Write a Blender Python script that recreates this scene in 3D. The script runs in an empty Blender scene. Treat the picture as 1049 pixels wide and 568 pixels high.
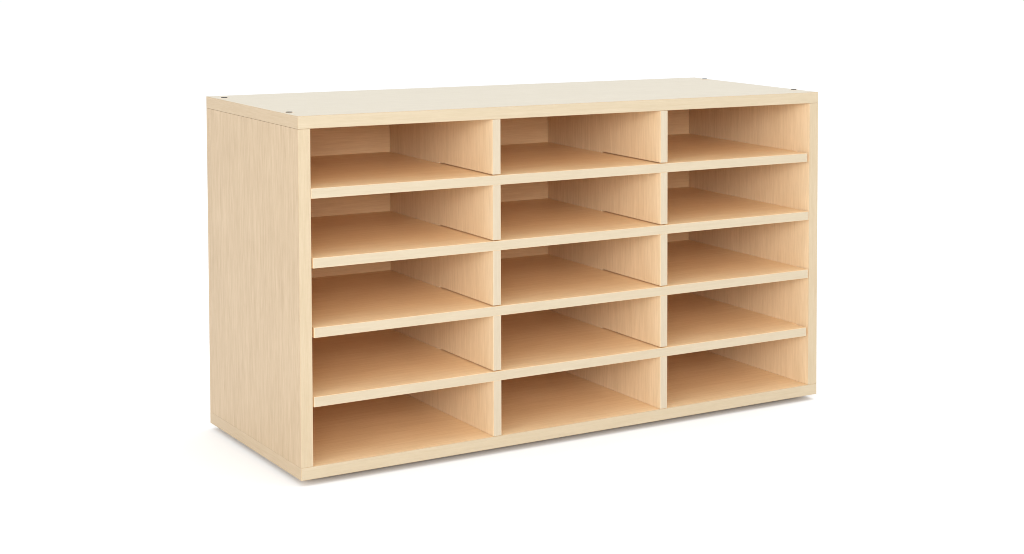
import bpy, bmesh, math
from mathutils import Vector, Euler
IN = 0.0254
C = bpy.context.scene.collection
S = bpy.context.scene

# ---------------------------------------------------------------- sizes (inches)
W, H, D = 29.0, 17.197, 13.636
TO, TT, TB, TD, TS = 0.5685, 0.6063, 0.603, 0.4106, 0.4759   # side, top, bottom, divider, shelf
YB = 13.27                                                    # face of the back panel
LIFT = 0.30                                                   # rubber feet under the case
BAY = (W - 2*TO - 2*TD) / 3
OH = (H - TT - TB - 4*TS) / 5
shelf_top = [H - TT - OH - i*(OH + TS) for i in range(4)]
div_x = [TO + BAY, TO + 2*BAY + TD]

# ---------------------------------------------------------------- materials
def wood(name, dark, light, grain, offset=(0, 0, 0), rough=0.42, strength=1.0, coat=0.0):
    """maple foil: fine streaks running along the grain axis, with broad soft figure"""
    m = bpy.data.materials.new(name); m.use_nodes = True
    nt = m.node_tree; N = nt.nodes; L = nt.links
    b = N['Principled BSDF']
    tc = N.new('ShaderNodeTexCoord')
    def mapping(sc):
        mp = N.new('ShaderNodeMapping'); mp.inputs['Location'].default_value = offset
        mp.inputs['Scale'].default_value = sc
        L.new(tc.outputs['Object'], mp.inputs['Vector']); return mp
    def axis(along, across):
        s = [across]*3; s['xyz'.index(grain)] = along; return s
    def noise(sc, scale, detail, rgh=0.55, dist=0.0):
        n = N.new('ShaderNodeTexNoise'); n.inputs['Scale'].default_value = scale
        n.inputs['Detail'].default_value = detail; n.inputs['Roughness'].default_value = rgh
        n.inputs['Distortion'].default_value = dist
        L.new(mapping(sc).outputs[0], n.inputs['Vector']); return n
    def mth(op, a, c):
        k = N.new('ShaderNodeMath'); k.operation = op
        for i, v in enumerate((a, c)):
            if isinstance(v, (int, float)): k.inputs[i].default_value = v
            else: L.new(v, k.inputs[i])
        return k.outputs[0]
    fine = noise(axis(45, 800), 1.0, 2, 0.6)            # hairline flecks about an inch long
    mid = noise(axis(16, 300), 1.0, 3, 0.55, 0.4)       # grain lines
    broad = noise(axis(5, 55), 1.0, 3, 0.55, 1.6)       # slow wavy figure
    mott = noise((16, 16, 16), 1.0, 2)
    v = mth('ADD', mth('MULTIPLY', fine.outputs['Fac'], 0.36), mth('MULTIPLY', mid.outputs['Fac'], 0.34))
    v = mth('ADD', v, mth('MULTIPLY', broad.outputs['Fac'], 0.22))
    v = mth('ADD', v, mth('MULTIPLY', mott.outputs['Fac'], 0.08))
    mr = N.new('ShaderNodeMapRange'); L.new(v, mr.inputs['Value'])
    mr.inputs['From Min'].default_value = 0.5 - 0.17/strength
    mr.inputs['From Max'].default_value = 0.5 + 0.17/strength
    mx = N.new('ShaderNodeMix'); mx.data_type = 'RGBA'
    L.new(mr.outputs['Result'], mx.inputs['Factor'])
    mx.inputs['A'].default_value = (*dark, 1); mx.inputs['B'].default_value = (*light, 1)
    L.new(mx.outputs['Result'], b.inputs['Base Color'])
    r = N.new('ShaderNodeMapRange'); L.new(fine.outputs['Fac'], r.inputs['Value'])
    r.inputs['To Min'].default_value = rough + 0.08; r.inputs['To Max'].default_value = rough - 0.05
    L.new(r.outputs['Result'], b.inputs['Roughness'])
    bp = N.new('ShaderNodeBump'); bp.inputs['Strength'].default_value = 0.12
    bp.inputs['Distance'].default_value = 0.0003
    L.new(fine.outputs['Fac'], bp.inputs['Height']); L.new(bp.outputs[0], b.inputs['Normal'])
    b.inputs['Specular IOR Level'].default_value = 0.4
    b.inputs['Coat Weight'].default_value = coat; b.inputs['Coat Roughness'].default_value = 0.3
    return m

def plain(name, col, rough=0.6, metal=0.0):
    m = bpy.data.materials.new(name); m.use_nodes = True
    nt = m.node_tree; b = nt.nodes['Principled BSDF']
    n = nt.nodes.new('ShaderNodeTexNoise'); n.inputs['Scale'].default_value = 60
    mx = nt.nodes.new('ShaderNodeMix'); mx.data_type = 'RGBA'
    nt.links.new(n.outputs['Fac'], mx.inputs['Factor'])
    mx.inputs['A'].default_value = (*[c*0.97 for c in col], 1); mx.inputs['B'].default_value = (*col, 1)
    nt.links.new(mx.outputs['Result'], b.inputs['Base Color'])
    b.inputs['Roughness'].default_value = rough; b.inputs['Metallic'].default_value = metal
    return m

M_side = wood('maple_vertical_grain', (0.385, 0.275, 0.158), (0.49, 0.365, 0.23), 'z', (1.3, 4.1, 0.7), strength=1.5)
M_side_edge = wood('maple_end_band', (0.41, 0.305, 0.185), (0.47, 0.36, 0.23), 'y', (1.3, 2.1, 6.7))
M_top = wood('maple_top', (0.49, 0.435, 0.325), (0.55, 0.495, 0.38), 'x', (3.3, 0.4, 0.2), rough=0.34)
M_shelf = wood('maple_shelf_brightened', (0.76, 0.552, 0.320), (0.86, 0.655, 0.412), 'x', (0.3, 2.4, 5.2), strength=1.6)  # same maple as outside, painted brighter to offset the shade in the bays
M_div = wood('maple_divider_brightened', (0.65, 0.503, 0.320), (0.77, 0.615, 0.418), 'z', (7.3, 2.1, 1.2), strength=1.6)  # lightened copy of the outer maple, makes up for dim light inside
M_back = wood('maple_back_brightened', (0.765, 0.54, 0.305), (0.865, 0.645, 0.39), 'x', (2.3, 8.4, 3.2), strength=1.6)  # colour raised above the outer maple to fill shade deep in the bays
M_edge_h = wood('maple_edge_band', (0.42, 0.35, 0.245), (0.475, 0.405, 0.298), 'x', (5, 5, 5), rough=0.38)
M_edge_v = wood('maple_edge_band_upright', (0.42, 0.35, 0.25), (0.47, 0.405, 0.305), 'z', (5, 2, 5), rough=0.38)
M_frame_h = wood('maple_frame_band', (0.41, 0.335, 0.225), (0.475, 0.395, 0.28), 'x', (1, 5, 9), rough=0.38)
M_frame_v = wood('maple_frame_band_upright', (0.41, 0.325, 0.21), (0.475, 0.385, 0.265), 'z', (9, 5, 1), rough=0.38)
M_screw = plain('dark_steel', (0.022, 0.02, 0.018), 0.6, 0.0)
M_ring = plain('pale_plastic_rim', (0.62, 0.52, 0.40), 0.5)
M_rubber = plain('rubber', (0.25, 0.24, 0.22), 0.8)
M_floor = plain('white_studio_floor', (0.935, 0.95, 0.965), 0.9)
M_floor.node_tree.nodes['Principled BSDF'].inputs['Specular IOR Level'].default_value = 0.0

# ---------------------------------------------------------------- mesh helpers
def finish(name, bm, mats, parent, loc=(0, 0, 0), edge_face=None, bevel=0.02):
    me = bpy.data.meshes.new(name)
    bmesh.ops.recalc_face_normals(bm, faces=bm.faces)
    if edge_face:
        for f in bm.faces: f.material_index = int(edge_face(f))
    if bevel:
        es = [e for e in bm.edges if len(e.link_faces) == 2 and e.calc_face_angle(0) > 0.5]
        bmesh.ops.bevel(bm, geom=es, offset=bevel*IN, segments=2, profile=0.6, affect='EDGES', clamp_overlap=True)
    bm.to_mesh(me); bm.free()
    for m in mats: me.materials.append(m)
    o = bpy.data.objects.new(name, me); C.objects.link(o)
    o.location = Vector(loc)*IN
    if parent: o.parent = parent
    return o

def box_bm(x0, x1, y0, y1, z0, z1):
    bm = bmesh.new()
    v = [bm.verts.new(Vector((x, y, z))*IN) for z in (z0, z1) for y in (y0, y1) for x in (x0, x1)]
    for q in ((0,1,3,2), (4,5,7,6), (0,1,5,4), (2,3,7,6), (0,2,6,4), (1,3,7,5)):
        bm.faces.new([v[i] for i in q])
    return bm

def prism_bm(poly, axis, a, b):
    """extrude a closed 2-D outline along axis from a to b (outline gives the other two coordinates)"""
    bm = bmesh.new()
    def P(p, t):
        c = {'x': (t, p[0], p[1]), 'z': (p[0], p[1], t)}[axis]
        return bm.verts.new(Vector(c)*IN)
    A = [P(p, a) for p in poly]; B = [P(p, b) for p in poly]
    bm.faces.new(A); bm.faces.new(B[::-1])
    n = len(poly)
    for i in range(n): bm.faces.new((A[i], A[(i+1) % n], B[(i+1) % n], B[i]))
    return bm

def front(f):       # the banded front edge
    c = f.calc_center_median(); return f.normal.y < -0.9 and c.y < 0.05*IN

def case_faces(f):  # 0 ends and back, 1 front, 2 upper face, 3 underside
    return 1 if front(f) else 2 if f.normal.z > 0.9 else 3 if f.normal.z < -0.9 else 0

# ---------------------------------------------------------------- the organizer
root = bpy.data.objects.new('literature_organizer', None); C.objects.link(root)
root.location = (0, 0, LIFT*IN)
root['label'] = 'pale maple wood literature organizer with fifteen open compartments on a white surface'
root['category'] = 'organizer'
G = 0.012     # assembly clearance

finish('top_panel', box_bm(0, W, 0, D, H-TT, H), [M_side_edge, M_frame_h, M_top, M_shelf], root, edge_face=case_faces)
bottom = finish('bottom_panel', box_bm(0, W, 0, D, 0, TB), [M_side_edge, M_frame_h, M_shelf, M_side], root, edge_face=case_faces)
for x in (0, W-TO):
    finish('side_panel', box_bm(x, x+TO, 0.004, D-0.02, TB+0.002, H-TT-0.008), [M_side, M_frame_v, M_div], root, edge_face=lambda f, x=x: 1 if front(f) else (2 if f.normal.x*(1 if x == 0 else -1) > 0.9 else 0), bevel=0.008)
finish('back_panel', box_bm(TO+G, W-TO-G, YB, YB+0.25, TB+G, H-TT-G), [M_back], root)

# dividers: notched from the front to mid depth; the shelves slide into the notches
CL = 0.055    # visible slack above each shelf in the notch
yh = YB*0.5
for x in div_x:
    prof = [(0.005, TB+G)]
    for zt in reversed(shelf_top):
        zb = zt-TS
        prof += [(0.005, zb-0.006), (yh, zb-0.006), (yh, zt+CL), (0.005, zt+CL)]
    prof += [(0.005, H-TT-G), (YB-G, H-TT-G), (YB-G, TB+G)]
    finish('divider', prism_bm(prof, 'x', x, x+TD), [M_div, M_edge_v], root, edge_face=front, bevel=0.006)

# shelves: full width, notched from the back to mid depth round the dividers
ends = [((0.02, 0.0), (0.14, 0.02)), ((0.07, 0.02), (0.03, 0.02)), ((0.10, 0.02), (0.05, 0.02)), ((0.06, 0.02), (0.14, 0.02))]
for i, zt in enumerate(shelf_top):
    (fl, bl), (fr, br) = ends[i]
    x0, x1 = TO+0.008, W-TO-0.008
    prof = [(TO+fl, 0.0), (TO+fl, 1.2), (x0, 1.2), (x0, YB-G)]
    for x in div_x:
        prof += [(x-0.015, YB-G), (x-0.015, yh+0.01), (x+TD+0.015, yh+0.01), (x+TD+0.015, YB-G)]
    prof += [(x1, YB-G), (x1, 1.2), (W-TO-fr, 1.2), (W-TO-fr, 0.0)]
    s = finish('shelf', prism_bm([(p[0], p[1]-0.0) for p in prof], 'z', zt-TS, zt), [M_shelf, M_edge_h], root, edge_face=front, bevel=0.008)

# screw heads let into the top over the side panels
def disc_bm(r, z0, z1, n=24, chamfer=0.0):
    bm = bmesh.new()
    rings = [(r, z0), (r, z1-chamfer), (r-chamfer, z1)] if chamfer else [(r, z0), (r, z1)]
    R_ = [[bm.verts.new(Vector((rr*math.cos(2*math.pi*k/n), rr*math.sin(2*math.pi*k/n), z))*IN) for k in range(n)] for rr, z in rings]
    for a, b in zip(R_, R_[1:]):
        for k in range(n): bm.faces.new((a[k], a[(k+1) % n], b[(k+1) % n], b[k]))
    bm.faces.new(R_[0][::-1]); bm.faces.new(R_[-1])
    return bm
def ring_bm(ri, ro, z0, z1, n=24):
    bm = bmesh.new()
    L4 = [[bm.verts.new(Vector((r*math.cos(2*math.pi*k/n), r*math.sin(2*math.pi*k/n), z))*IN) for k in range(n)] for r, z in ((ri, z0), (ro, z0), (ro-0.02, z1), (ri, z1))]
    for j in range(4):
        a, b = L4[j], L4[(j+1) % 4]
        for k in range(n): bm.faces.new((a[k], a[(k+1) % n], b[(k+1) % n], b[k]))
    return bm
for x, y in ((0.42, 12.05), (0.30, 2.04), (W-0.30, 11.9), (W-0.30, 2.05)):
    sc = finish('screw', disc_bm(0.15, -0.02, 0.045, chamfer=0.012), [M_screw], root, (x, y, H), bevel=0)
    finish('screw_rim', ring_bm(0.16, 0.25, -0.01, 0.016), [M_ring], sc, bevel=0)
for x in (2.5, W-2.5):
    for y in (2.5, D-2.5):
        finish('foot', disc_bm(0.4, -LIFT, 0.0, chamfer=0.0), [M_rubber], root, (x, y, -0.002), bevel=0)

# ---------------------------------------------------------------- the surface
bm = bmesh.new()
R0 = 300.0
bm.faces.new([bm.verts.new(p) for p in ((-R0, -R0, 0), (R0, -R0, 0), (R0, R0, 0), (-R0, R0, 0))])
fl = finish('floor', bm, [M_floor], None, bevel=0); fl['kind'] = 'structure'

# ---------------------------------------------------------------- light: white studio and softboxes
w = bpy.data.worlds.new('World'); S.world = w; w.use_nodes = True
w.node_tree.nodes['Background'].inputs['Color'].default_value = (1, 1, 1, 1)
w.node_tree.nodes['Background'].inputs['Strength'].default_value = 1.12
ctr = Vector((W/2, D/2, H/2))*IN
def softbox(name, az, el, dist, size, power, col=(1, 1, 1)):
    """az: degrees from straight in front, positive to the right"""
    a, e = math.radians(az), math.radians(el)
    d = Vector((math.sin(a)*math.cos(e), -math.cos(a)*math.cos(e), math.sin(e)))
    l = bpy.data.lights.new(name, 'AREA'); l.shape = 'RECTANGLE'; l.size, l.size_y = size
    l.energy = power; l.color = col
    o = bpy.data.objects.new(name, l); C.objects.link(o)
    o.location = ctr + d*dist; o.rotation_euler = (-d).to_track_quat('-Z', 'Y').to_euler()
softbox('left_softbox', -50, 13, 5.0, (2.6, 1.4), 85, (1, 0.985, 0.96))
softbox('front_softbox', -22, 13, 5.0, (1.8, 1.0), 110, (1, 0.985, 0.96))
softbox('overhead_softbox', 75, 68, 4.0, (2.2, 1.6), 26)

# ---------------------------------------------------------------- camera (lens shift as on the photograph's view camera)
cam = bpy.data.cameras.new('Camera'); co = bpy.data.objects.new('Camera', cam); C.objects.link(co)
F, CX, CY = 1923.8315, 1030.2712, 62.9328
cam.sensor_width = 36; cam.lens = F/1049*36
cam.shift_x = (524.5-CX)/1049; cam.shift_y = (CY-284)/1049
co.location = Vector((-30.2571, -87.7587, 25.3414+LIFT))*IN
co.rotation_mode = "XYZ"; co.rotation_euler = Euler((1.51132, -0.01253, -0.69269))
cam.clip_start = 0.05; cam.clip_end = 2000
S.camera = co
S.view_settings.view_transform = 'Standard'; S.view_settings.look = 'None'
S.view_settings.exposure = 0; S.view_settings.gamma = 1
S.cycles.filter_width = 1.0
S.cycles.max_bounces = 16; S.cycles.diffuse_bounces = 12
S.render.resolution_x, S.render.resolution_y = 1024, 554
